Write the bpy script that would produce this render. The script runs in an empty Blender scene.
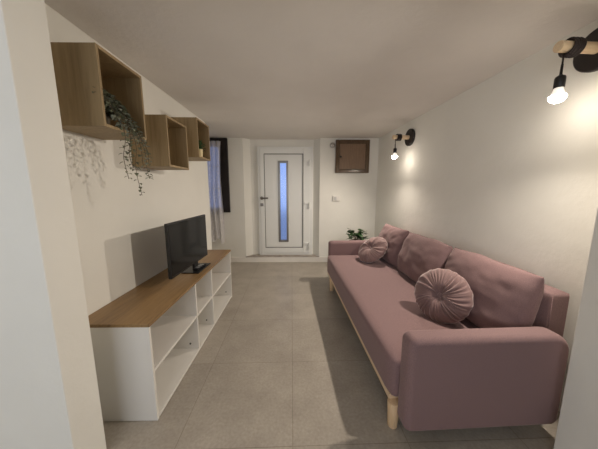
import bpy, bmesh, math, random
from mathutils import Vector, Matrix, noise
random.seed(7)
PI = math.pi
sc = bpy.context.scene
COL = sc.collection

# ------------------------------------------------------------------ materials
def newmat(name):
    m = bpy.data.materials.new(name); m.use_nodes = True
    nt = m.node_tree
    return m, nt, nt.nodes['Principled BSDF']

def setp(b, **k):
    for n, v in k.items():
        b.inputs[n.replace('_', ' ')].default_value = v

def c4(c): return (c[0], c[1], c[2], 1)

def plain(name, c, rough=.5, metal=0, bump=0, bscale=200, var=0, vscale=3, coat=0, sheen=0, spec=.5):
    m, nt, b = newmat(name)
    setp(b, Base_Color=c4(c), Roughness=rough, Metallic=metal, Specular_IOR_Level=spec, Coat_Weight=coat, Sheen_Weight=sheen)
    tc = nt.nodes.new('ShaderNodeTexCoord')
    if var:
        n = nt.nodes.new('ShaderNodeTexNoise'); n.inputs['Scale'].default_value = vscale; n.inputs['Detail'].default_value = 5
        r = nt.nodes.new('ShaderNodeValToRGB')
        r.color_ramp.elements[0].color = c4([x*(1-var) for x in c]); r.color_ramp.elements[0].position = .3
        r.color_ramp.elements[1].color = c4([min(1, x*(1+var)) for x in c]); r.color_ramp.elements[1].position = .7
        nt.links.new(tc.outputs['Object'], n.inputs['Vector']); nt.links.new(n.outputs['Fac'], r.inputs['Fac'])
        nt.links.new(r.outputs['Color'], b.inputs['Base Color'])
    if bump:
        n2 = nt.nodes.new('ShaderNodeTexNoise'); n2.inputs['Scale'].default_value = bscale; n2.inputs['Detail'].default_value = 4
        bp = nt.nodes.new('ShaderNodeBump'); bp.inputs['Strength'].default_value = bump; bp.inputs['Distance'].default_value = .01
        nt.links.new(tc.outputs['Object'], n2.inputs['Vector']); nt.links.new(n2.outputs['Fac'], bp.inputs['Height'])
        nt.links.new(bp.outputs['Normal'], b.inputs['Normal'])
    return m

def plaster(name, c, rough=.9):
    m, nt, b = newmat(name); setp(b, Roughness=rough, Specular_IOR_Level=.2)
    tc = nt.nodes.new('ShaderNodeTexCoord')
    n = nt.nodes.new('ShaderNodeTexNoise'); n.inputs['Scale'].default_value = 2.2; n.inputs['Detail'].default_value = 6
    r = nt.nodes.new('ShaderNodeValToRGB')
    r.color_ramp.elements[0].color = c4([x*.96 for x in c]); r.color_ramp.elements[0].position = .35
    r.color_ramp.elements[1].color = c4(c); r.color_ramp.elements[1].position = .65
    n2 = nt.nodes.new('ShaderNodeTexNoise'); n2.inputs['Scale'].default_value = 5; n2.inputs['Detail'].default_value = 8; n2.inputs['Roughness'].default_value = .6
    bp = nt.nodes.new('ShaderNodeBump'); bp.inputs['Strength'].default_value = .25; bp.inputs['Distance'].default_value = .02
    nt.links.new(tc.outputs['Object'], n.inputs['Vector']); nt.links.new(n.outputs['Fac'], r.inputs['Fac'])
    nt.links.new(r.outputs['Color'], b.inputs['Base Color'])
    nt.links.new(tc.outputs['Object'], n2.inputs['Vector']); nt.links.new(n2.outputs['Fac'], bp.inputs['Height'])
    nt.links.new(bp.outputs['Normal'], b.inputs['Normal'])
    return m

def wood(name, c1, c2, stretch=(1, 1, 1), scale=14, rough=.5, plank=None):
    """grain runs along the axis with the small stretch value; plank = (axis index, width) tone changes board by board"""
    m, nt, b = newmat(name); setp(b, Roughness=rough)
    L = nt.links.new
    tc = nt.nodes.new('ShaderNodeTexCoord'); mp = nt.nodes.new('ShaderNodeMapping')
    mp.inputs['Scale'].default_value = stretch
    n = nt.nodes.new('ShaderNodeTexNoise'); n.inputs['Scale'].default_value = scale; n.inputs['Detail'].default_value = 8; n.inputs['Roughness'].default_value = .65
    n.inputs['Distortion'].default_value = .6
    r = nt.nodes.new('ShaderNodeValToRGB')
    r.color_ramp.elements[0].color = c4(c1); r.color_ramp.elements[0].position = .3
    r.color_ramp.elements[1].color = c4(c2); r.color_ramp.elements[1].position = .7
    L(tc.outputs['Object'], mp.inputs['Vector']); L(mp.outputs['Vector'], n.inputs['Vector']); L(n.outputs['Fac'], r.inputs['Fac'])
    out = r.outputs['Color']
    if plank:
        sx = nt.nodes.new('ShaderNodeSeparateXYZ'); L(tc.outputs['Object'], sx.inputs[0])
        q = nt.nodes.new('ShaderNodeMath'); q.operation = 'DIVIDE'; L(sx.outputs[plank[0]], q.inputs[0]); q.inputs[1].default_value = plank[1]
        f = nt.nodes.new('ShaderNodeMath'); f.operation = 'FLOOR'; L(q.outputs[0], f.inputs[0])
        w = nt.nodes.new('ShaderNodeTexWhiteNoise'); w.noise_dimensions = '1D'; L(f.outputs[0], w.inputs['W'])
        mr = nt.nodes.new('ShaderNodeMapRange'); mr.inputs['To Min'].default_value = .84; mr.inputs['To Max'].default_value = 1.1; L(w.outputs['Value'], mr.inputs['Value'])
        mx = nt.nodes.new('ShaderNodeVectorMath'); mx.operation = 'SCALE'; L(out, mx.inputs[0]); L(mr.outputs[0], mx.inputs['Scale'])
        out = mx.outputs[0]
    L(out, b.inputs['Base Color'])
    bp = nt.nodes.new('ShaderNodeBump'); bp.inputs['Strength'].default_value = .08; bp.inputs['Distance'].default_value = .004
    L(n.outputs['Fac'], bp.inputs['Height']); L(bp.outputs['Normal'], b.inputs['Normal'])
    return m

def fabric(name, c, sheen=.25, rough=.9, weave=300, var=.16):
    m, nt, b = newmat(name)
    setp(b, Roughness=rough, Sheen_Weight=sheen, Sheen_Roughness=.4, Specular_IOR_Level=.15)
    b.inputs['Sheen Tint'].default_value = (1, .85, .82, 1)
    L = nt.links.new
    tc = nt.nodes.new('ShaderNodeTexCoord')
    n = nt.nodes.new('ShaderNodeTexNoise'); n.inputs['Scale'].default_value = weave; n.inputs['Detail'].default_value = 3
    r = nt.nodes.new('ShaderNodeValToRGB')
    r.color_ramp.elements[0].color = c4([x*(1-var*1.8) for x in c]); r.color_ramp.elements[0].position = .3
    r.color_ramp.elements[1].color = c4([x*(1+var) for x in c]); r.color_ramp.elements[1].position = .7
    L(tc.outputs['Object'], n.inputs['Vector']); L(n.outputs['Fac'], r.inputs['Fac']); L(r.outputs['Color'], b.inputs['Base Color'])
    bp = nt.nodes.new('ShaderNodeBump'); bp.inputs['Strength'].default_value = .25; bp.inputs['Distance'].default_value = .002
    L(n.outputs['Fac'], bp.inputs['Height']); L(bp.outputs['Normal'], b.inputs['Normal'])
    return m

def tiles(name):
    m, nt, b = newmat(name)
    L = nt.links.new
    tc = nt.nodes.new('ShaderNodeTexCoord'); mp = nt.nodes.new('ShaderNodeMapping')
    mp.vector_type = 'TEXTURE'
    mp.inputs['Location'].default_value = (-.02, 1.108, 0); mp.inputs['Rotation'].default_value = (0, 0, math.radians(1.06))
    br = nt.nodes.new('ShaderNodeTexBrick'); br.offset = 0; br.squash = 1
    br.inputs['Scale'].default_value = 1; br.inputs['Brick Width'].default_value = .646; br.inputs['Row Height'].default_value = .646
    br.inputs['Mortar Size'].default_value = .0022; br.inputs['Mortar Smooth'].default_value = .2; br.inputs['Bias'].default_value = 0
    br.inputs['Color1'].default_value = (.95, .95, .95, 1); br.inputs['Color2'].default_value = (1.04, 1.04, 1.04, 1)
    br.inputs['Mortar'].default_value = (.66, .64, .61, 1)
    L(tc.outputs['Object'], mp.inputs['Vector']); L(mp.outputs['Vector'], br.inputs['Vector'])
    n = nt.nodes.new('ShaderNodeTexNoise'); n.inputs['Scale'].default_value = 3.2; n.inputs['Detail'].default_value = 9; n.inputs['Roughness'].default_value = .66
    L(tc.outputs['Object'], n.inputs['Vector'])
    r = nt.nodes.new('ShaderNodeValToRGB')
    r.color_ramp.elements[0].color = (.325, .287, .24, 1); r.color_ramp.elements[0].position = .3
    r.color_ramp.elements[1].color = (.435, .390, .333, 1); r.color_ramp.elements[1].position = .7
    L(n.outputs['Fac'], r.inputs['Fac'])
    n3 = nt.nodes.new('ShaderNodeTexNoise'); n3.inputs['Scale'].default_value = 60; n3.inputs['Detail'].default_value = 4
    L(tc.outputs['Object'], n3.inputs['Vector'])
    mr = nt.nodes.new('ShaderNodeMapRange'); mr.inputs['To Min'].default_value = .74; mr.inputs['To Max'].default_value = 1.24
    L(n3.outputs['Fac'], mr.inputs['Value'])
    mx = nt.nodes.new('ShaderNodeVectorMath'); mx.operation = 'MULTIPLY'
    L(r.outputs['Color'], mx.inputs[0]); L(br.outputs['Color'], mx.inputs[1])
    m2 = nt.nodes.new('ShaderNodeVectorMath'); m2.operation = 'SCALE'; L(mx.outputs[0], m2.inputs[0]); L(mr.outputs[0], m2.inputs['Scale'])
    L(m2.outputs[0], b.inputs['Base Color'])
    setp(b, Roughness=.38, Specular_IOR_Level=.45)
    bp = nt.nodes.new('ShaderNodeBump'); bp.inputs['Strength'].default_value = .3; bp.inputs['Distance'].default_value = .003; bp.invert = True
    L(br.outputs['Fac'], bp.inputs['Height']); L(bp.outputs['Normal'], b.inputs['Normal'])
    return m

def emit(name, c, s):
    m, nt, b = newmat(name)
    setp(b, Base_Color=(1, 1, 1, 1), Emission_Strength=s)
    b.inputs['Emission Color'].default_value = c4(c)
    return m

def glass(name, rough=0, c=(1, 1, 1)):
    m, nt, b = newmat(name)
    setp(b, Base_Color=c4(c), Roughness=rough, Transmission_Weight=1, IOR=1.45)
    return m

def sheer(name):
    m = bpy.data.materials.new(name); m.use_nodes = True
    nt = m.node_tree; nt.nodes.clear(); L = nt.links.new
    o = nt.nodes.new('ShaderNodeOutputMaterial')
    tr = nt.nodes.new('ShaderNodeBsdfTransparent'); tr.inputs[0].default_value = (.95, .95, 1, 1)
    df = nt.nodes.new('ShaderNodeBsdfDiffuse'); df.inputs[0].default_value = (.86, .84, .84, 1)
    tl = nt.nodes.new('ShaderNodeBsdfTranslucent'); tl.inputs[0].default_value = (.8, .8, .84, 1)
    a = nt.nodes.new('ShaderNodeMixShader'); a.inputs[0].default_value = .45; L(df.outputs[0], a.inputs[1]); L(tl.outputs[0], a.inputs[2])
    tc = nt.nodes.new('ShaderNodeTexCoord'); n = nt.nodes.new('ShaderNodeTexVoronoi'); n.inputs['Scale'].default_value = 16
    L(tc.outputs['Object'], n.inputs['Vector'])
    mr = nt.nodes.new('ShaderNodeMapRange'); mr.inputs['From Min'].default_value = .15; mr.inputs['From Max'].default_value = .45
    mr.inputs['To Min'].default_value = .97; mr.inputs['To Max'].default_value = .84; L(n.outputs['Distance'], mr.inputs['Value'])
    mx = nt.nodes.new('ShaderNodeMixShader'); L(mr.outputs[0], mx.inputs[0]); L(tr.outputs[0], mx.inputs[1]); L(a.outputs[0], mx.inputs[2])
    L(mx.outputs[0], o.inputs[0])
    return m

WALL = plaster('warm_white_plaster', (.81, .80, .75))
CEIL = plaster('ceiling_plaster', (.80, .77, .735))
WHITE = plain('white_lacquer', (.76, .74, .70), .35)
DOORW = plain('white_pvc', (.80, .81, .79), .35)
BASEW = plain('white_skirting', (.80, .77, .72), .5, var=.05)
FLOOR = tiles('floor_tiles')
STONE = plain('grey_stone', (.36, .32, .28), .6, var=.25, vscale=14)
OAKX = wood('oak_grain_along', (.215, .124, .050), (.335, .208, .092), (4, .35, 4), 12, .42, plank=(0, .105))
OAKZ = wood('oak_grain_upright', (.27, .190, .095), (.385, .28, .148), (4, 4, .3), 12, .55, plank=(0, .16))
OAKB = wood('oak_back', (.27, .190, .095), (.385, .28, .148), (4, 4, .3), 12, .55, plank=(1, .16))
BEECH = wood('pale_beech', (.66, .45, .26), (.78, .58, .37), (6, 6, .6), 12, .5)
PINE = wood('pale_pine_dowel', (.70, .52, .32), (.82, .66, .45), (.6, 6, 6), 16, .5)
RAILW = wood('pale_rail', (.68, .49, .31), (.78, .60, .41), (6, .5, 6), 12, .5)
DKFRAME = wood('dark_brown_frame', (.075, .045, .024), (.12, .075, .042), (3, 3, 1), 12, .2)
HATCHW = wood('hatch_panel', (.165, .100, .058), (.245, .152, .088), (6, 6, .4), 12, .45)
BLKWOOD = wood('blackish_wood', (.008, .0055, .005), (.015, .010, .009), (3, 3, .5), 12, .4)
MAUVE = fabric('mauve_fabric', (.250, .163, .164))
MAUVE2 = fabric('mauve_cushion_fabric', (.228, .146, .147))
VELVET = fabric('mauve_velvet', (.225, .145, .140), sheen=1.0, rough=.55, weave=260, var=.06)
BLACK = plain('black_plastic', (.006, .006, .0065), .4)
SCREEN = plain('tv_screen', (.003, .003, .0035), .1, spec=.22)
DARKGREY = plain('dark_grey_plastic', (.03, .03, .032), .5)
LGREY = plain('pale_button', (.55, .55, .54), .5)
STEEL = plain('brushed_steel', (.42, .40, .37), .32, 1)
DKSTEEL = plain('dark_brushed_steel', (.23, .215, .195), .35, 1)
CHROME = plain('chrome', (.62, .61, .6), .2, 1)
GASKET = plain('grey_gasket', (.16, .155, .145), .6)
CORD = plain('dark_brown_cord', (.018, .010, .009), .6)
BULB = emit('bulb_glow', (1, .88, .74), 75)
NECK = emit('bulb_neck_glow', (1, .88, .74), .75)
SATIN = glass('satin_glass', .22, (.92, .95, 1))
CLEAR = glass('clear_glass', 0, (.97, .98, 1))
SHEER = sheer('sheer_curtain')
LEAF = plain('eucalyptus_leaf', (.14, .152, .095), .6, var=.45, vscale=40)
LEAFPALE = plain('pale_eucalyptus_leaf', (.25, .27, .21), .6, var=.3, vscale=40)
LEAFD = plain('dark_green_leaf', (.028, .075, .022), .4, var=.4, vscale=25)
STEM = plain('brown_stem', (.10, .075, .045), .7)
POTW = plain('white_pot', (.7, .68, .64), .45)
POTB = plain('brown_pot', (.16, .125, .085), .6)
POTY = plain('cream_pot', (.78, .66, .38), .4)
POTD = plain('grey_pot', (.10, .095, .09), .6)
SOIL = plain('soil', (.03, .02, .014), .95, bump=.6, bscale=80)
PAVE = plain('outside_paving', (.5, .5, .5), .9, var=.1)

# ------------------------------------------------------------------ helpers
def obj(name, bm, mat, parent=None, smooth=False, bevel=0, seg=2, subsurf=0, angle=40):
    me = bpy.data.meshes.new(name)
    bmesh.ops.recalc_face_normals(bm, faces=bm.faces)
    bm.to_mesh(me); bm.free()
    o = bpy.data.objects.new(name, me); COL.objects.link(o)
    for m in (mat if isinstance(mat, (list, tuple)) else [mat]): me.materials.append(m)
    if parent: o.parent = parent
    if bevel:
        md = o.modifiers.new('bevel', 'BEVEL'); md.width = bevel; md.segments = seg; md.limit_method = 'ANGLE'; md.angle_limit = math.radians(angle)
        md.harden_normals = False
    if subsurf:
        md = o.modifiers.new('sub', 'SUBSURF'); md.levels = subsurf; md.render_levels = subsurf
    if smooth or bevel:
        for p in me.polygons: p.use_smooth = True
    if bevel and not smooth:
        wn = o.modifiers.new('wn', 'WEIGHTED_NORMAL'); wn.keep_sharp = True
    return o

def thing(name, label, cat, loc=(0, 0, 0), rz=0, group=None):
    o = bpy.data.objects.new(name, None); COL.objects.link(o)
    o.location = loc; o.rotation_euler = (0, 0, rz); o.empty_display_size = .05
    return tag(o, label, cat, group)
def tag(o, label, cat, group=None):
    o['label'] = label; o['category'] = cat
    if group: o['group'] = group
    return o
def struct(o):
    o['kind'] = 'structure'; return o
def sempty(name, loc=(0, 0, 0)):
    o = bpy.data.objects.new(name, None); COL.objects.link(o); o.location = loc; o.empty_display_size = .05
    return struct(o)

def box(bm, x0, x1, y0, y1, z0, z1, M=None):
    vs = [bm.verts.new((x, y, z)) for x in (x0, x1) for y in (y0, y1) for z in (z0, z1)]
    for f in ((0, 1, 3, 2), (4, 6, 7, 5), (0, 4, 5, 1), (2, 3, 7, 6), (0, 2, 6, 4), (1, 5, 7, 3)):
        bm.faces.new([vs[i] for i in f])
    if M is not None: bmesh.ops.transform(bm, matrix=M, verts=vs)
    return vs
def B(*a):
    bm = bmesh.new(); box(bm, *a); return bm

def prism(bm, pts, z0, z1):
    lo = [bm.verts.new((p[0], p[1], z0)) for p in pts]; hi = [bm.verts.new((p[0], p[1], z1)) for p in pts]
    bm.faces.new(lo[::-1]); bm.faces.new(hi); n = len(pts)
    for i in range(n): bm.faces.new((lo[i], lo[(i+1) % n], hi[(i+1) % n], hi[i]))

def lathe(bm, prof, n=28, M=None):
    """prof: (radius, height) list revolved about z"""
    rings = []; new = []
    for r, z in prof:
        if r < 1e-6:
            v = bm.verts.new((0, 0, z)); rings.append([v]); new.append(v)
        else:
            ring = [bm.verts.new((r*math.cos(2*PI*i/n), r*math.sin(2*PI*i/n), z)) for i in range(n)]
            rings.append(ring); new += ring
    for a, b in zip(rings, rings[1:]):
        for i in range(n):
            j = (i+1) % n
            if len(a) == 1 and len(b) == 1: continue
            if len(a) == 1: bm.faces.new((a[0], b[i], b[j]))
            elif len(b) == 1: bm.faces.new((a[i], a[j], b[0]))
            else: bm.faces.new((a[i], a[j], b[j], b[i]))
    for ring, s in ((rings[0], 1), (rings[-1], -1)):
        if len(ring) > 1: bm.faces.new(ring[::-1] if s > 0 else ring)
    if M is not None: bmesh.ops.transform(bm, matrix=M, verts=new)

def tube(bm, pts, r, n=10, cap=True):
    pts = [Vector(p) for p in pts]; rings = []
    up = Vector((0, 0, 1))
    prevx = None
    for i, p in enumerate(pts):
        t = (pts[min(i+1, len(pts)-1)] - pts[max(i-1, 0)]).normalized()
        if prevx is None:
            a = up if abs(t.dot(up)) < .9 else Vector((1, 0, 0)); x = t.cross(a).normalized()
        else:
            x = (prevx - t*prevx.dot(t)).normalized()
        y = t.cross(x); prevx = x
        rr = r[i] if isinstance(r, (list, tuple)) else r
        rings.append([bm.verts.new(p + x*rr*math.cos(2*PI*k/n) + y*rr*math.sin(2*PI*k/n)) for k in range(n)])
    for a, b in zip(rings, rings[1:]):
        for k in range(n): bm.faces.new((a[k], a[(k+1) % n], b[(k+1) % n], b[k]))
    if cap: bm.faces.new(rings[0][::-1]); bm.faces.new(rings[-1])

def cyl(bm, p0, p1, r0, r1=None, n=24): tube(bm, [p0, p1], [r0, r0 if r1 is None else r1], n)

def leaf(bm, base, d, up, L, W, mi=0, fold=.25):
    """one leaf: pointed oval of 8 vertices, folded along its midrib and drooping at the tip"""
    d = d.normalized(); s = d.cross(up)
    if s.length < 1e-3: s = d.cross(Vector((1, 0, 0)))
    s.normalize(); u = s.cross(d)
    m0 = bm.verts.new(base); m1 = bm.verts.new(base + d*L*.35 + u*L*.05); m2 = bm.verts.new(base + d*L*.7 + u*L*.02); tip = bm.verts.new(base + d*L - u*L*.1)
    l1 = bm.verts.new(base + d*L*.32 + s*W*.5 + u*W*fold); l2 = bm.verts.new(base + d*L*.68 + s*W*.42 + u*W*fold*.8)
    r1 = bm.verts.new(base + d*L*.32 - s*W*.5 + u*W*fold); r2 = bm.verts.new(base + d*L*.68 - s*W*.42 + u*W*fold*.8)
    for f in ((m0, m1, l1), (l1, m1, m2, l2), (l2, m2, tip), (m0, r1, m1), (r1, r2, m2, m1), (r2, tip, m2)):
        bm.faces.new(f).material_index = mi

# ------------------------------------------------------------------ room shell
ZC = 2.345          # ceiling
YB = 4.476          # back wall face
YD = 4.61           # back of the door niche
XL = -1.275         # left wall face
RA, RB = Vector((1.5265, 4.476)), Vector((1.715, .9))     # right wall face runs between these
struct(obj('floor', B(-2.6, 2.6, -2.2, 5.0, -.12, 0), FLOOR))
struct(obj('ceiling', B(-2.6, 2.6, -2.2, 5.0, ZC, ZC+.12), CEIL))
bm = bmesh.new(); box(bm, XL-.14, XL, 1.09, 3.50, 0, ZC)
struct(obj('wall_left', bm, WALL, bevel=.006))
# recess beyond the end of the left wall
bm = bmesh.new(); box(bm, -2.25, -2.13, 3.36, 5.0, 0, ZC); box(bm, -2.13, XL-.14, 3.36, 3.48, 0, ZC)
struct(obj('wall_alcove', bm, WALL))
dv = (RB-RA).normalized(); nv = Vector((-dv.y, dv.x))
if nv.x < 0: nv = -nv
bm = bmesh.new(); e = RB - dv*0
prism(bm, [RA-dv*.5, RB, RB+nv*.15, RA-dv*.5+nv*.15], 0, ZC)
struct(obj('wall_right', bm, WALL))
# back wall with the window hole and the splayed door niche
WX0, WX1, WZ0, WZ1 = -2.0, -1.40, .99, 2.325
bm = bmesh.new()
box(bm, -2.13, WX0, YB, YB+.42, 0, ZC); box(bm, WX0, WX1, YB, YB+.42, 0, WZ0); box(bm, WX0, WX1, YB, YB+.42, WZ1, ZC)
prism(bm, [(WX1, YB), (-.975, YB), (-.866, YD), (-.866, YB+.42), (WX1, YB+.42)], 0, ZC)
prism(bm, [(.447, YB), (2.0, YB), (2.0, YB+.42), (.337, YB+.42), (.337, YD)], 0, ZC)
struct(obj('wall_back', bm, WALL))
bm = bmesh.new()
box(bm, -.866, -.727, YD, YB+.42, 0, ZC); box(bm, .324, .337, YD, YB+.42, 0, ZC); box(bm, -.727, .324, YD, YB+.42, 2.207, ZC); box(bm, -.727, .324, YD, YB+.42, 0, .09)
struct(obj('wall_niche', bm, WALL))
# step of the niche, threshold slab, skirtings
bm = bmesh.new(); prism(bm, [(-.975, YB+.001), (.447, YB+.001), (.337, YD), (-.866, YD)], 0, .105)
struct(obj('trim_1', bm, BASEW))
bm = bmesh.new(); prism(bm, [(-.985, YB-.02), (.457, YB-.02), (.335, YD-.005), (-.864, YD-.005)], .105, .122)
struct(obj('trim_2', bm, STONE, bevel=.004))
bm = bmesh.new(); box(bm, -2.12, 1.52, YB-.013, YB+.001, 0, .105)
struct(obj('baseboard_back', bm, BASEW, bevel=.003))
bm = bmesh.new(); prism(bm, [RA+Vector((-.002, -.02)), RA+dv*3.2-nv*.002, RA+dv*3.2-nv*.014, RA-nv*.014+Vector((0, -.02))], 0, .08)
struct(obj('baseboard_right', bm, BASEW))
# front wall: the opening we look through, with jambs each side and a header out of sight
bm = bmesh.new(); box(bm, -2.6, -1.02, .928, 1.092, 0, ZC)
struct(obj('wall_front_left', bm, WALL, bevel=.005))
bm = bmesh.new(); box(bm, 1.36, 2.6, .885, 1.045, 0, ZC)
struct(obj('wall_front_right', bm, WALL, bevel=.005))
bm = bmesh.new(); box(bm, -1.02, 1.36, .885, 1.045, 2.235, ZC)
struct(obj('wall_header', bm, WALL))
# the room on the camera's side, with a window in its rear wall
bm = bmesh.new(); box(bm, -2.6, -2.48, -2.2, .935, 0, ZC); struct(obj('wall_near_left', bm, WALL))
bm = bmesh.new(); box(bm, 2.48, 2.6, -2.2, .885, 0, ZC); struct(obj('wall_near_right', bm, WALL))
bm = bmesh.new()
box(bm, -2.48, -2.0, -2.2, -2.08, 0, ZC); box(bm, .2, 2.48, -2.2, -2.08, 0, ZC); box(bm, -2.0, .2, -2.2, -2.08, 0, .85); box(bm, -2.0, .2, -2.2, -2.08, 2.1, ZC)
struct(obj('wall_near_rear', bm, WALL))

# ------------------------------------------------------------------ back window
w = sempty('window_1', (0, YB, 0))
def frame_bm(x0, x1, z0, z1, wd, y0, y1):
    bm = bmesh.new()
    box(bm, x0, x0+wd, y0, y1, z0, z1); box(bm, x1-wd, x1, y0, y1, z0, z1)
    box(bm, x0+wd, x1-wd, y0, y1, z1-wd, z1); box(bm, x0+wd, x1-wd, y0, y1, z0, z0+wd)
    return bm
bm = bmesh.new()
box(bm, -1.40, -1.245, -.035, .10, .985, 2.335); box(bm, -2.1, -1.40, -.035, .10, 2.25, 2.335); box(bm, -2.1, -1.95, -.035, .10, .985, 2.25)
box(bm, -1.95, -1.40, -.035, .10, .985, 1.02)
obj('window_casing', bm, BLKWOOD, w, bevel=.006)
obj('sash', frame_bm(-1.95, -1.40, 1.02, 2.25, .045, .09, .14), DOORW, w, bevel=.004)
bm = bmesh.new(); box(bm, -1.905, -1.445, .105, .125, 1.42, 1.445); box(bm, -1.905, -1.445, .105, .125, 1.83, 1.855)
obj('glazing_bar', bm, DOORW, w)
obj('pane', B(-1.905, -1.445, .112, .118, 1.065, 2.205), CLEAR, w)
# curtain rod and sheer curtain
cu = thing('sheer_curtain', 'sheer white curtain hanging in the dark-framed window', 'curtain', (-1.62, YB-.085, 0))
bm = bmesh.new()
NX, NZ = 90, 40; grid = []
for i in range(NX+1):
    row = []
    for j in range(NZ+1):
        u = i/NX; v = j/NZ
        gather = 1 - .04*math.sin(v*PI)
        x = (-.38 + .64*u)*gather + .012*math.sin(7*v+u*9)
        z = 2.27 - v*(1.80 + .05*math.sin(u*21+.4) + .03*math.sin(u*9))
        y = .028*math.sin(u*46 + .5*math.sin(v*3)) * (.5+.5*v) + .006*math.sin(u*90+v*6)
        row.append(bm.verts.new((x, y, z)))
    grid.append(row)
for i in range(NX):
    for j in range(NZ): bm.faces.new((grid[i][j], grid[i+1][j], grid[i+1][j+1], grid[i][j+1]))
obj('cloth', bm, SHEER, cu, smooth=True)
bm = bmesh.new(); cyl(bm, (-.44, 0, 2.275), (.235, 0, 2.275), .006)
obj('rod', bm, DARKGREY, cu, smooth=True)

# ------------------------------------------------------------------ entrance door
d = sempty('door_1', (0, YD, 0))
DX0, DX1, DZ0, DZ1 = -.725, .322, .123, 2.206
obj('door_frame', frame_bm(DX0, DX1, DZ0, DZ1, .052, -.055, .06), DOORW, d, bevel=.005)
lf0, lf1, lz0, lz1 = DX0+.045, DX1-.05, DZ0+.045, DZ1-.045
bm = bmesh.new()
LX0, LX1, LZ0, LZ1 = -.605, .139, .270, 2.079      # inner edge of the leaf's stiles
box(bm, lf0, LX0, -.07, .04, lz0, lz1); box(bm, LX1, lf1, -.07, .04, lz0, lz1); box(bm, LX0, LX1, -.07, .04, LZ1, lz1); box(bm, LX0, LX1, -.07, .04, lz0, LZ0)
leaf_o = obj('door_leaf', bm, DOORW, d, bevel=.006)
obj('gasket', frame_bm(LX0, LX1, LZ0, LZ1, .012, -.058, 0), GASKET, leaf_o)
GX0, GX1, GZ0, GZ1 = -.337, -.151, .392, 1.947
bm = bmesh.new(); a, b_, c_, e_ = LX0+.012, LX1-.012, LZ0+.012, LZ1-.012
box(bm, a, GX0, -.04, .03, c_, e_); box(bm, GX1, b_, -.04, .03, c_, e_); box(bm, GX0, GX1, -.04, .03, GZ1, e_); box(bm, GX0, GX1, -.04, .03, c_, GZ0)
obj('door_panel', bm, DOORW, leaf_o)
obj('glazing_frame', frame_bm(GX0-.004, GX1+.004, GZ0-.004, GZ1+.004, .038, -.052, .035), DKSTEEL, leaf_o, bevel=.004)
obj('pane', B(GX0+.03, GX1-.03, -.012, -.004, GZ0+.03, GZ1-.03), SATIN, leaf_o)
bm = bmesh.new(); hx = -.655
cyl(bm, (hx, -.069, 1.25), (hx, -.08, 1.25), .031); cyl(bm, (hx, -.07, 1.25), (hx, -.12, 1.25), .013)
tube(bm, [(hx, -.112, 1.25), (hx+.02, -.122, 1.25), (hx+.125, -.12, 1.25)], .0145, 12)
obj('door_handle', bm, DKSTEEL, leaf_o, smooth=True, bevel=.002)
bm = bmesh.new(); box(bm, hx-.030, hx+.030, -.080, -.069, 1.094, 1.154)
lk = obj('lock_plate', bm, DKSTEEL, leaf_o, bevel=.008)
for hz in (1.915, 1.123, .331):
    bm = bmesh.new()
    cyl(bm, (.258, -.10, hz-.065), (.258, -.10, hz+.05), .016)
    box(bm, .165, .258, -.092, -.069, hz+.012, hz+.05); box(bm, .225, .275, -.10, -.069, hz-.065, hz-.02)
    obj('hinge', bm, DOORW, leaf_o, bevel=.002)

# ------------------------------------------------------------------ things on the back wall
h = thing('wall_hatch', 'square wooden hatch with dark frame high on back wall', 'hatch', (1.04, YB, 1.71))
bm = frame_bm(-.312, .312, .006, .60, .072, -.045, 0); obj('frame', bm, DKFRAME, h, bevel=.008)
pn = obj('door', B(-.25, .25, -.028, -.004, .075, .53), HATCHW, h, bevel=.004)
bm = bmesh.new(); cyl(bm, (-.215, -.026, .30), (-.215, -.036, .30), .008); lathe(bm, [(0, 0), (.014, .003), (.017, .011), (.012, .02), (0, .023)], 16, Matrix.Translation((-.215, -.034, .30)) @ Matrix.Rotation(PI/2, 4, 'X'))
obj('knob', bm, BLACK, pn, smooth=True)
s = thing('wall_sensor', 'small round silver fitting beside the wooden hatch', 'sensor', (.672, YB, 2.215))
RX = Matrix.Rotation(PI/2, 4, 'X')
bm = bmesh.new(); lathe(bm, [(0, 0), (.050, 0), (.052, .01), (.046, .018), (0, .018)], 28, RX); obj('base', bm, STEEL, s, smooth=True, bevel=.001)
bm = bmesh.new(); lathe(bm, [(0, .016), (.030, .016), (.034, .032), (.028, .055), (.014, .066), (0, .068)], 28, RX); obj('dome', bm, CHROME, s, smooth=True)
s = thing('light_switch', 'white double light switch on the wall below the hatch', 'switch', (.762, YB, 1.245))
obj('plate', B(-.066, .066, -.028, 0, -.048, .048), WHITE, s, bevel=.004)
for k in (-1, 1):
    bm = bmesh.new(); box(bm, k*.024-.022, k*.024+.022, -.0335, -.026, -.03, .03); obj('rocker', bm, LGREY if k < 0 else WHITE, s, bevel=.003)

# ------------------------------------------------------------------ TV cabinet
CY0, CY1, CX0, CX1, CH = 1.265, 2.965, XL+.004, -.849, .641
t = thing('tv_cabinet', 'long low white cabinet with oak top along the left wall', 'cabinet', (CX0, CY0, 0))
W, Lg = CX1-CX0, CY1-CY0
top = obj('top', B(0, W+.006, -.006, Lg+.006, CH-.020, CH), OAKX, t, bevel=.002)
th = .018
for y in (0, Lg-th): obj('side_panel', B(0, W-.002, y, y+th, 0, CH-.020), WHITE, t, bevel=.0012)
obj('bottom_panel', B(.006, W, th, Lg-th, .008, .028), WHITE, t, bevel=.0012)
obj('back_panel', B(.002, .006, th, Lg-th, .008, CH-.02), WHITE, t)
for yy in (.628, 1.004):
    dvd = obj('divider', B(.006, W-.002, yy, yy+th, .028, CH-.02), WHITE, t, bevel=.0012)
    bm = bmesh.new(); cyl(bm, (W-.075, yy-.003, .075), (W-.075, yy+.002, .075), .0075, n=14); obj('cam_fitting', bm, BLACK, dvd)
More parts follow.
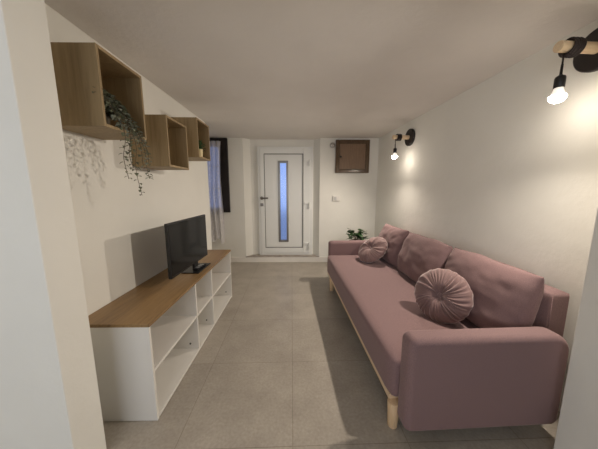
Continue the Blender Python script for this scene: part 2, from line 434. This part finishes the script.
bm = bmesh.new(); cyl(bm, (W-.075, Lg-th-.003, .075), (W-.075, Lg-th+.002, .075), .0075, n=14); obj('cam_fitting', bm, BLACK, t)
for y0, y1 in ((th, .628), (.628+th, 1.004), (1.004+th, Lg-th)):
    obj('shelf', B(.006, W-.004, y0, y1, .318, .336), WHITE, t, bevel=.0012)

# ------------------------------------------------------------------ television
p0, p1 = Vector((-.963, 1.752)), Vector((-.948, 2.462))
ax = (p1-p0); TW = ax.length; ang = math.atan2(ax.y, ax.x) - PI/2
t = thing('television', 'black flat-screen television standing on the oak cabinet top', 'television', (p0.x, p0.y, CH), ang)
TZ0, TZ1 = .074, .509
bm = bmesh.new(); box(bm, -.026, 0, 0, TW, TZ0, TZ1); obj('bezel', bm, BLACK, t, bevel=.004)
bm = bmesh.new(); box(bm, -.055, -.024, .12, TW-.12, TZ0+.03, TZ1-.14); obj('rear_housing', bm, DARKGREY, t, bevel=.012, seg=3)
obj('screen', B(-.003, .0012, .011, TW-.011, TZ0+.018, TZ1-.011), SCREEN, t, bevel=.0008)
bm = bmesh.new(); box(bm, -.032, -.012, .41, .50, .008, TZ0+.06); obj('stand_neck', bm, BLACK, t, bevel=.004)
bm = bmesh.new(); box(bm, -.10, .062, .33, .625, 0, .010); obj('stand_base', bm, BLACK, t, bevel=.004)
lg = bmesh.new()
r = thing('remote_control', 'black remote control lying on the television stand', 'remote', (-.945, 2.235, CH+.0105), math.radians(-6))
obj('body', B(-.024, .024, -.085, .085, 0, .016), BLACK, r, bevel=.006, seg=3)
for q in range(3):
    for k in (-1, 0, 1):
        bm = bmesh.new(); lathe(bm, [(0, 0), (.0062, 0), (.0062, .002), (0, .003)], 12, Matrix.Translation((k*.014, -.045+q*.042, .0155))); obj('button', bm, LGREY, r, smooth=True)
lg.free()

# ------------------------------------------------------------------ wall cubes
SX = -.985
def cube_shelf(y0, y1, z0, z1, label):
    D = SX-XL-.003; w_, h_ = y1-y0, z1-z0; q = .016
    t = thing('wall_shelf', label, 'wall shelf', (XL+.003, y0, z0), 0, 'oak cube shelves on the left wall')
    obj('side_panel', B(0, D, 0, q, 0, h_), OAKZ, t, bevel=.0012); obj('side_panel', B(0, D, w_-q, w_, 0, h_), OAKZ, t, bevel=.0012)
    obj('top_panel', B(0, D, q, w_-q, h_-q, h_), OAKB, t, bevel=.0012); obj('bottom_panel', B(0, D, q, w_-q, 0, q), OAKB, t, bevel=.0012)
    obj('back_panel', B(.01, .018, q, w_-q, q, h_-q), OAKB, t)
    return t
cube_shelf(1.283, 1.632, 1.728, 2.118, 'large nearest oak cube shelf holding the trailing plant')
cube_shelf(1.893, 2.232, 1.584, 1.967, 'empty oak cube shelf mounted lower than its two neighbours')
cube_shelf(2.472, 2.805, 1.732, 2.116, 'farthest oak cube shelf holding a small plant in a cream pot')

# ------------------------------------------------------------------ trailing plant
tp = thing('trailing_plant', 'trailing eucalyptus plant spilling out of the nearest oak cube', 'plant', (-1.12, 1.43, 1.744))
bm = bmesh.new(); lathe(bm, [(0, 0), (.040, 0), (.050, .075), (.052, .085), (.047, .085), (.045, .075), (0, .073)], 28); obj('pot', bm, POTB, tp, smooth=True, bevel=.001)
rnd = random.Random(11)
def vine(path, n, size, spread=.0, name='vine', dense=1.0):
    pts = [Vector(p) for p in path]; fine = []
    for i in range(len(pts)-1):
        for k in range(8):
            u = k/8; a = pts[max(i-1, 0)]; b = pts[i]; c = pts[i+1]; e = pts[min(i+2, len(pts)-1)]
            fine.append(.5*((2*b) + (c-a)*u + (2*a-5*b+4*c-e)*u*u + (3*b-a-3*c+e)*u**3))
    fine.append(pts[-1])
    bm = bmesh.new(); tube(bm, fine, .0016, 5)
    for f in bm.faces: f.material_index = 2
    for k in range(n):
        s_ = (k+.5)/n*(len(fine)-1.01); i = int(s_); p = fine[i].lerp(fine[i+1], s_-i); t_ = (fine[i+1]-fine[i]).normalized()
        a = k*2.4 + rnd.random()
        o = Vector((math.cos(a), math.sin(a), 0)); o = (o - t_*o.dot(t_)*.6).normalized()
        p = p + Vector((rnd.uniform(-1, 1), rnd.uniform(-1, 1), rnd.uniform(-1, 1)))*spread
        dd = (o + t_*.45 + Vector((0, 0, rnd.uniform(-.3, .35)))).normalized()
        sz = size*1.25*rnd.uniform(.7, 1.2)*(1-.35*k/n)
        leaf(bm, p + o*.002, dd, Vector((0, 0, 1)), sz, sz*.72, 1 if rnd.random() < .28 else 0)
    return obj(name, bm, [LEAF, LEAFPALE, STEM], tp, smooth=False)
O = Vector((-1.12, 1.43, 1.744))
def loc(x, y, z): return tuple(Vector((x*1.057, y*1.057, 1.4+(z-1.4)*1.057-.014*(z > 1.7)))-O)
V = [
 ([(-1.05, 1.34, 1.81), (-.98, 1.29, 1.86), (-.915, 1.29, 1.80), (-.90, 1.305, 1.68), (-.905, 1.285, 1.57), (-.90, 1.30, 1.46)], 50, .030),
 ([(-1.05, 1.34, 1.81), (-.97, 1.31, 1.87), (-.91, 1.33, 1.80), (-.90, 1.345, 1.69), (-.905, 1.33, 1.60), (-.90, 1.345, 1.52)], 46, .030),
 ([(-1.05, 1.35, 1.81), (-.97, 1.34, 1.86), (-.915, 1.37, 1.76), (-.90, 1.385, 1.64), (-.91, 1.38, 1.52), (-.90, 1.396, 1.37)], 56, .029),
 ([(-1.04, 1.36, 1.81), (-.96, 1.37, 1.85), (-.91, 1.42, 1.75), (-.90, 1.46, 1.63), (-.905, 1.475, 1.52), (-.90, 1.485, 1.47)], 50, .029),
 ([(-1.04, 1.36, 1.81), (-.96, 1.38, 1.84), (-.915, 1.44, 1.74), (-.90, 1.49, 1.63), (-.91, 1.50, 1.56)], 40, .029),
 ([(-1.04, 1.36, 1.81), (-.96, 1.36, 1.85), (-.91, 1.40, 1.75), (-.90, 1.425, 1.65), (-.905, 1.44, 1.54)], 46, .030),
 ([(-1.05, 1.33, 1.81), (-.99, 1.26, 1.87), (-.935, 1.25, 1.85), (-.905, 1.275, 1.77)], 34, .034),
 ([(-1.05, 1.33, 1.81), (-1.0, 1.255, 1.88), (-.95, 1.24, 1.885), (-.925, 1.26, 1.84)], 30, .034),
 ([(-1.05, 1.34, 1.81), (-.99, 1.31, 1.89), (-.945, 1.30, 1.88), (-.91, 1.32, 1.81)], 36, .034),
 ([(-1.05, 1.35, 1.81), (-.98, 1.34, 1.87), (-.935, 1.34, 1.85), (-.905, 1.36, 1.77)], 36, .034),
 ([(-1.05, 1.35, 1.81), (-.97, 1.36, 1.86), (-.93, 1.37, 1.82), (-.905, 1.40, 1.73)], 36, .034),
 ([(-1.05, 1.34, 1.81), (-1.02, 1.30, 1.90), (-.98, 1.28, 1.90), (-.95, 1.30, 1.87)], 28, .034),
 ([(-1.05, 1.35, 1.81), (-.98, 1.33, 1.82), (-.94, 1.31, 1.79), (-.91, 1.30, 1.74)], 34, .034),
 ([(-1.04, 1.36, 1.81), (-.97, 1.39, 1.83), (-.93, 1.42, 1.79), (-.905, 1.45, 1.71)], 36, .032),
]
for path, n, sz in V: vine([loc(*p) for p in path], int(n*(.8 if len(path) > 4 else 1)), sz)

# small plant in the far cube
sp = thing('potted_plant', 'small dark plant in a cream pot inside the farthest cube', 'plant', (-1.04, 2.645, 1.748))
bm = bmesh.new(); lathe(bm, [(0, 0), (.026, 0), (.031, .09), (.028, .09), (.026, .082), (0, .08)], 24); obj('pot', bm, POTY, sp, smooth=True, bevel=.001)
bm = bmesh.new()
for k in range(70):
    a = rnd.random()*2*PI; el = rnd.uniform(.1, 1.4); dd = Vector((math.cos(a)*math.cos(el), math.sin(a)*math.cos(el), math.sin(el)))
    b0 = Vector((0, 0, .078)) + dd*rnd.uniform(.0, .07); leaf(bm, b0, dd + Vector((0, 0, -.2)), Vector((0, 0, 1)), rnd.uniform(.03, .055), .022)
for k in range(8):
    a = k*.8; tube(bm, [(0, 0, .07), (.03*math.cos(a), .03*math.sin(a), .12)], .0015, 5)
obj('foliage', bm, LEAFD, sp)

# ------------------------------------------------------------------ sofa
SO = Vector((.548, 1.085, 0)); SR = math.radians(2.2)
so = thing('sofa', 'long mauve fabric sofa on pale wooden legs along right wall', 'sofa', SO, SR)
SLEN = 2.455
def rounded(bm, x0, x1, y0, y1, z0, z1): box(bm, x0, x1, y0, y1, z0, z1)
def soft_box(x0, x1, y0, y1, z0, z1, r, nx=10, ny=10, nz=6, crown=0, wob=.003, seed=0):
    """a rounded upholstered block: dense grid box whose corners are rounded by radius r"""
    bm = bmesh.new(); bmesh.ops.create_cube(bm, size=1)
    bmesh.ops.subdivide_edges(bm, edges=bm.edges[:], cuts=14, use_grid_fill=True)
    lx, ly, lz = x1-x0, y1-y0, z1-z0
    c = Vector(((x0+x1)/2, (y0+y1)/2, (z0+z1)/2)); hl = Vector((lx/2, ly/2, lz/2))
    for v in bm.verts:
        p = Vector()
        # concentrate the grid towards the edges
        for i in range(3):
            q = v.co[i]*2; q = math.copysign(abs(q)**.55 if abs(q) > 0 else 0, q); p[i] = q*hl[i]
        q = Vector([max(-(hl[i]-r), min(hl[i]-r, p[i])) for i in range(3)])
        dlt = p-q
        if dlt.length > 1e-7: p = q + dlt.normalized()*r if dlt.length > r*.999 or sum(abs(abs(p[i])-hl[i]) < 1e-6 for i in range(3)) else p
        u, w_ = p.x/hl.x, p.y/hl.y
        if p.z > 0: p.z += crown*(1-u*u)*(1-w_*w_)
        nn = noise.noise_vector((p+c)*3.1 + Vector((seed*9.1, 0, 0)))
        v.co = p + c + nn*wob
    return bm
obj('seat', soft_box(0, .955, .115, SLEN-.115, .185, .445, .045, crown=.008, seed=1), MAUVE, so, smooth=True)
def arm_bm(x0, x1, y0, y1, z0, z1, radii):
    """side outline with a radius of its own at each corner, extruded across the arm"""
    bm = bmesh.new(); pts = []
    for (cx_, cz_, sx_, sz_, r_, a0) in ((x0, z0, 1, 1, radii[0], 180), (x1, z0, -1, 1, radii[1], 270), (x1, z1, -1, -1, radii[2], 0), (x0, z1, 1, -1, radii[3], 90)):
        for q in range(8):
            a = math.radians(a0 + 90*q/7); pts.append((cx_+sx_*r_+r_*math.cos(a), cz_+sz_*r_+r_*math.sin(a)))
    f = [bm.verts.new((p[0], y0, p[1])) for p in pts]; b = [bm.verts.new((p[0], y1, p[1])) for p in pts]; n = len(pts)
    bm.faces.new(f); bm.faces.new(b[::-1])
    for i in range(n): bm.faces.new((f[i], f[(i+1) % n], b[(i+1) % n], b[i]))
    return bm
for k, (y0, y1) in enumerate(((0, .118), (SLEN-.118, SLEN))):
    obj('armrest', arm_bm(.038, .925, y0, y1, .088, .640, (.045, .05, .10, .045)), MAUVE, so, smooth=True, bevel=.034, seg=5, angle=55)
obj('backrest', soft_box(.958, 1.095, .17, SLEN-.16, .17, .797, .018, seed=6, wob=.002), MAUVE, so, smooth=True)
# piping seam down the end of the backrest
bm = bmesh.new(); tube(bm, [(.976, .1705, .25), (.976, .1695, .6), (.976, .171, .78)], .003, 6)
obj('seam_piping', bm, MAUVE2, so, smooth=True)
bm = bmesh.new()
box(bm, .012, .045, .15, SLEN-.15, .158, .195); box(bm, .90, .935, .15, SLEN-.15, .158, .195); box(bm, .045, .90, .15, .185, .158, .195); box(bm, .045, .90, SLEN-.185, SLEN-.15, .158, .195)
obj('base_rail', bm, RAILW, so, bevel=.003)
for lx in (.034, .86):
    for ly in (.133, 2.06):
        bm = bmesh.new(); lathe(bm, [(0, 0), (.026, 0), (.028, .004), (.035, .165), (0, .165)], 24, Matrix.Translation((lx, ly, 0)))
        obj('leg', bm, BEECH, so, smooth=True, bevel=.002)

Msofa = Matrix.Translation(SO) @ Matrix.Rotation(SR, 4, 'Z')
def cushion_bm(w_, h_, t_, seed, n=48, m=36):
    """stuffed cushion, w along y, h along z, thickness along x, pinched corners, soft folds"""
    bm = bmesh.new(); sides = []
    for side in (-1, 1):
        g = []
        for i in range(n+1):
            row = []
            for j in range(m+1):
                u = -1+2*i/n; v = -1+2*j/m
                u2 = math.copysign(1-(1-abs(u))**1.5, u); v2 = math.copysign(1-(1-abs(v))**1.5, v)
                prof = ((1-abs(u2)**3.6)*(1-abs(v2)**3.0))
                prof = max(prof, 0)**.42
                yy = u2*w_/2*(1-.03*(1-abs(v2)**2)*0 - .02*abs(v2)**4); zz = v2*h_/2*(1-.05*abs(u2)**6)
                xx = side*t_/2*prof*(1+.12*(-v2))
                P = Vector((seed*7.3+u2*2.2, v2*2.2, side*3.0))
                fold = noise.noise(P)*.013 + noise.noise(P*2.3)*.006 + .004*math.sin(u2*3+v2*16+3*noise.noise(P))*max(0, abs(u2)-.35)
                # diagonal drag folds near the corners
                dcor = (abs(u2)*abs(v2))**2
                fold += .007*math.sin((u2*9+v2*7*math.copysign(1, u2))+seed)*dcor*2
                xx += side*0 + fold*prof*side
                ear = abs(u2)**7*max(0, v2)**7
                yy *= 1+.015*ear; zz += .010*ear; xx -= .012*ear
                zz += noise.noise(Vector((u2*1.7+seed, side*.1, 4)))*.012*max(v2, 0)
                row.append(bm.verts.new((xx, yy, zz)))
            g.append(row)
        sides.append(g)
        for i in range(n):
            for j in range(m): bm.faces.new((g[i][j], g[i+1][j], g[i+1][j+1], g[i][j+1]))
    bmesh.ops.remove_doubles(bm, verts=bm.verts, dist=1e-4)
    return bm
def back_cushion(yc, w_, seed, label, dx=0, h_=.475, tilt=14, rz=0):
    t = thing('back_cushion', label, 'cushion', Msofa @ Vector((.825+dx, yc, .452)), SR + math.radians(rz), 'back cushions of the mauve sofa')
    M = Matrix.Translation((0, 0, h_/2-.012)) @ Matrix.Rotation(math.radians(tilt), 4, 'Y')
    bm = cushion_bm(w_, h_, .225, seed); bmesh.ops.transform(bm, matrix=M, verts=bm.verts); obj('cover', bm, MAUVE2, t, smooth=True)
    # piping round the rim
    pts = []
    for k in range(121):
        a = 2*PI*k/120; cu_, su_ = math.cos(a), math.sin(a)
        f = (abs(cu_)**9+abs(su_)**9)**(-1/9)
        pts.append(M @ Vector((0, cu_*f*w_/2*.985, su_*f*h_/2*.985)))
    bm = bmesh.new(); tube(bm, pts, .0045, 6); obj('piping', bm, MAUVE2, t, smooth=True)
    return t
back_cushion(.505, .725, 1, 'nearest of the three mauve sofa back cushions, by the near armrest')
back_cushion(1.26, .73, 2, 'middle of the three mauve sofa back cushions, no pillow before it')
back_cushion(1.985, .665, 3, 'farthest of the three mauve sofa back cushions')

def round_pillow(center, normal, R, label, seed):
    nrm = Vector(normal).normalized()
    t = thing('round_pillow', label, 'pillow', center, 0, 'round pleated velvet pillows')
    q = nrm.to_track_quat('Z', 'Y').to_matrix().to_4x4()
    bm = bmesh.new(); NT, NR = 240, 26; T = R*.36; rr = random.Random(seed)
    ph = [rr.uniform(0, 6.28) for _ in range(5)]
    top = {}
    for side in (1, -1):
        for i in range(NR+1):
            s_ = i/NR
            rad = math.sin(s_*PI/2)
            for k in range(NT):
                th_ = 2*PI*k/NT
                if i == NR and side == -1: top[(side, i, k)] = top[(1, i, k)]; continue
                if i == 0 and k: top[(side, i, k)] = top[(side, 0, 0)]; continue
                tt = th_ + .10*math.sin(3*th_+ph[0]) + .05*math.sin(7*th_+ph[1]) + .25*(1-s_)
                pl = abs(math.sin(tt*17 + .5*math.sin(5*th_+ph[2])))**.8 - .6
                pl += .35*math.sin(tt*41+ph[3])
                amp = R*.055*min(1, s_*4)*(1 - .75*s_**3)*(1+.5*math.sin(4*th_+ph[4]))
                prof = (math.sqrt(max(0, 1-rad**2.6)))*(1-.62*math.exp(-(rad/.24)**2))
                z = side*(T*prof + (amp*pl if i < NR else 0))
                Rr = R*rad*(1+.012*math.sin(tt*17)*s_)
                top[(side, i, k)] = bm.verts.new((Rr*math.cos(th_), Rr*math.sin(th_), z))
    for side in (1, -1):
        for i in range(NR):
            for k in range(NT):
                j = (k+1) % NT
                f = [top[(side, i, k)], top[(side, i+1, k)], top[(side, i+1, j)], top[(side, i, j)]]
                f = list(dict.fromkeys(f))
                try: bm.faces.new(f)
                except ValueError: pass
    bmesh.ops.transform(bm, matrix=q, verts=bm.verts)
    obj('cover', bm, VELVET, t, smooth=True)
    bm = bmesh.new(); lathe(bm, [(0, -.008), (.012, -.006), (.0165, 0), (.013, .006), (0, .009)], 20, q @ Matrix.Translation((0, 0, T*.44)))
    obj('button', bm, VELVET, t, smooth=True)
    return t
round_pillow((1.085, 1.645, .625), (-.78, -.54, .33), .197, 'round pleated velvet pillow against the nearest back cushion', 3)
round_pillow((1.02, 3.05, .615), (-.66, -.24, .71), .212, 'round pleated velvet pillow by the far armrest', 9)

# ------------------------------------------------------------------ plant behind the sofa
pp = thing('potted_plant', 'green leafy potted plant behind the far sofa armrest', 'plant', (1.06, 4.02, 0))
bm = bmesh.new(); lathe(bm, [(0, 0), (.085, 0), (.125, .50), (.13, .525), (.12, .525), (.116, .50), (0, .498)], 32); obj('pot', bm, POTD, pp, smooth=True, bevel=.002)
bm = bmesh.new(); lathe(bm, [(0, .505), (.06, .506), (.116, .502)], 24); obj('soil', bm, SOIL, pp)
bm = bmesh.new(); rnd = random.Random(5); ends = []
for k in range(18):
    a = k*2.399; sp_ = rnd.uniform(.03, .13); hh = rnd.uniform(.07, .20)
    e = Vector((math.cos(a)*sp_, math.sin(a)*sp_, .505+hh)); tube(bm, [(math.cos(a)*.02, math.sin(a)*.02, .50), (e.x*.5, e.y*.5, .505+hh*.7), tuple(e)], .004, 6); ends.append((e, a))
obj('stems', bm, STEM, pp, smooth=True)
bm = bmesh.new()
for e, a in ends:
    for m_ in range(4):
        b2 = a + rnd.uniform(-1.5, 1.5); dd = Vector((math.cos(b2), math.sin(b2), rnd.uniform(-.3, .6)))
        leaf(bm, e + Vector((0, 0, rnd.uniform(-.03, .0))), dd, Vector((0, 0, 1)), rnd.uniform(.08, .12), rnd.uniform(.06, .085), fold=.12)
obj('foliage', bm, LEAFD, pp)

# ------------------------------------------------------------------ wall lamps
def wall_x(y): return RA.x + (RB.x-RA.x)*(y-RA.y)/(RB.y-RA.y)
def sconce(y, z, ln, label, drop=.162, rdisc=.113):
    t = thing('wall_lamp', label, 'lamp', (wall_x(y), y, z), math.atan2(-dv.x, -dv.y)*-1, 'bare bulb dowel lamps on the right wall')
    RY = Matrix.Rotation(-PI/2, 4, 'Y')
    bm = bmesh.new(); lathe(bm, [(0, .001), (rdisc, .001), (rdisc, .026), (rdisc-.006, .032), (0, .032)], 48, RY @ Matrix.Scale(1.0, 4)); obj('wall_plate', bm, BLKWOOD, t, bevel=.002, smooth=True)
    bm = bmesh.new(); cyl(bm, (-.030, 0, 0), (-ln, 0, 0), .0275, n=32); obj('dowel', bm, PINE, t, bevel=.003)
    bm = bmesh.new(); pts = []
    hx_ = -ln+.040; x0 = -ln+.112; turns = 6
    for k in range(turns*24+1):
        a = 2*PI*k/24; u = k/(turns*24); rr_ = .0335 + .008*abs(math.sin(u*PI*3))
        pts.append((x0 - .062*u, rr_*math.cos(a), rr_*math.sin(a) - .002))
    tube(bm, pts, .0062, 8); obj('cord_coil', bm, CORD, t, smooth=True)
    bm = bmesh.new(); tube(bm, [pts[-1], (hx_+.012, .026, -.020), (hx_+.003, .008, -.036), (hx_, 0, -.05), (hx_, 0, -drop+.05)], .0042, 8); obj('cord', bm, CORD, t, smooth=True)
    bm = bmesh.new(); lathe(bm, [(0, .075), (.0055, .075), (.0065, .022), (.012, .017), (.0205, .012), (.0235, .003), (.0235, -.046), (.0225, -.048), (0, -.048)], 28, Matrix.Translation((hx_, 0, -drop))); obj('socket', bm, BLACK, t, smooth=True, bevel=.0015)
    zb = -drop-.048
    bm = bmesh.new(); lathe(bm, [(.0, .001), (.0195, .001), (.021, -.010), (.026, -.024), (.0355, -.042)], 32, Matrix.Translation((hx_, 0, zb)))
    bl = bmesh.new(); R_ = .037; prof = [(0, -.041), (R_*.97, -.041)]
    for k in range(0, 15):
        a = PI/2*k/14; prof.append((R_*math.cos(a) if k < 14 else 0, -.046 - .032*math.sin(a)))
    lathe(bl, prof, 32, Matrix.Translation((hx_, 0, zb)))
    bulb = obj('bulb', bl, BULB, t, smooth=True)
    obj('bulb_neck', bm, NECK, bulb, smooth=True)
    # spot added under the bulb, aimed down and away from the wall
    ldl = bpy.data.lights.new('under_bulb_spot', 'SPOT'); ldl.energy = 80; ldl.color = (1, .885, .75); ldl.shadow_soft_size = .03
    ldl.spot_size = math.radians(166); ldl.spot_blend = 1
    ll = bpy.data.objects.new('under_bulb_spot', ldl); COL.objects.link(ll); ll.parent = t; ll.location = (hx_-.004, 0, zb-.105)
    ll.rotation_euler = Vector((-.70, 0, -.71)).to_track_quat('-Z', 'Y').to_euler()
sconce(1.40, 2.173, .262, 'wooden dowel wall lamp with glowing bulb nearest the viewer')
sconce(3.36, 2.120, .255, 'wooden dowel wall lamp with glowing bulb near back wall')

# ------------------------------------------------------------------ outside
struct(obj('ground', B(-8, 8, 5.0, 16, -.14, -.02), PAVE))

# ------------------------------------------------------------------ light
wd = bpy.data.worlds.new('World'); sc.world = wd; wd.use_nodes = True
bg = wd.node_tree.nodes['Background']; bg.inputs[0].default_value = (.34, .50, 1.0, 1); bg.inputs[1].default_value = .95
ld = bpy.data.lights.new('daylight', 'AREA'); ld.shape = 'RECTANGLE'; ld.size = 2.1; ld.size_y = 1.2; ld.energy = 30; ld.color = (.975, .975, .92)
lo = bpy.data.objects.new('daylight', ld); COL.objects.link(lo); lo.location = (-.9, -2.14, 1.48); lo.rotation_euler = (-PI/2, 0, PI)
lo.rotation_euler = Vector((0, 1, 0)).to_track_quat('-Z', 'Z').to_euler()

# ------------------------------------------------------------------ camera
cam = bpy.data.cameras.new('camera'); co = bpy.data.objects.new('camera', cam); COL.objects.link(co)
cam.sensor_fit = 'HORIZONTAL'; cam.sensor_width = 36; cam.lens = 235/598*36; cam.clip_start = .02
co.location = (0, 0, 1.4)
yaw = math.atan(3/235)
co.rotation_euler = (PI/2 - math.radians(8.3), 0, -yaw)
sc.camera = co
sc.view_settings.view_transform = 'Standard'; sc.view_settings.look = 'None'; sc.view_settings.gamma = 1; sc.view_settings.exposure = 0
sc.view_settings.use_curve_mapping = False
sc.cycles.max_bounces = 10; sc.cycles.diffuse_bounces = 6; sc.cycles.transparent_max_bounces = 12
sc.cycles.use_denoising = True
sc.cycles.sample_clamp_indirect = 6
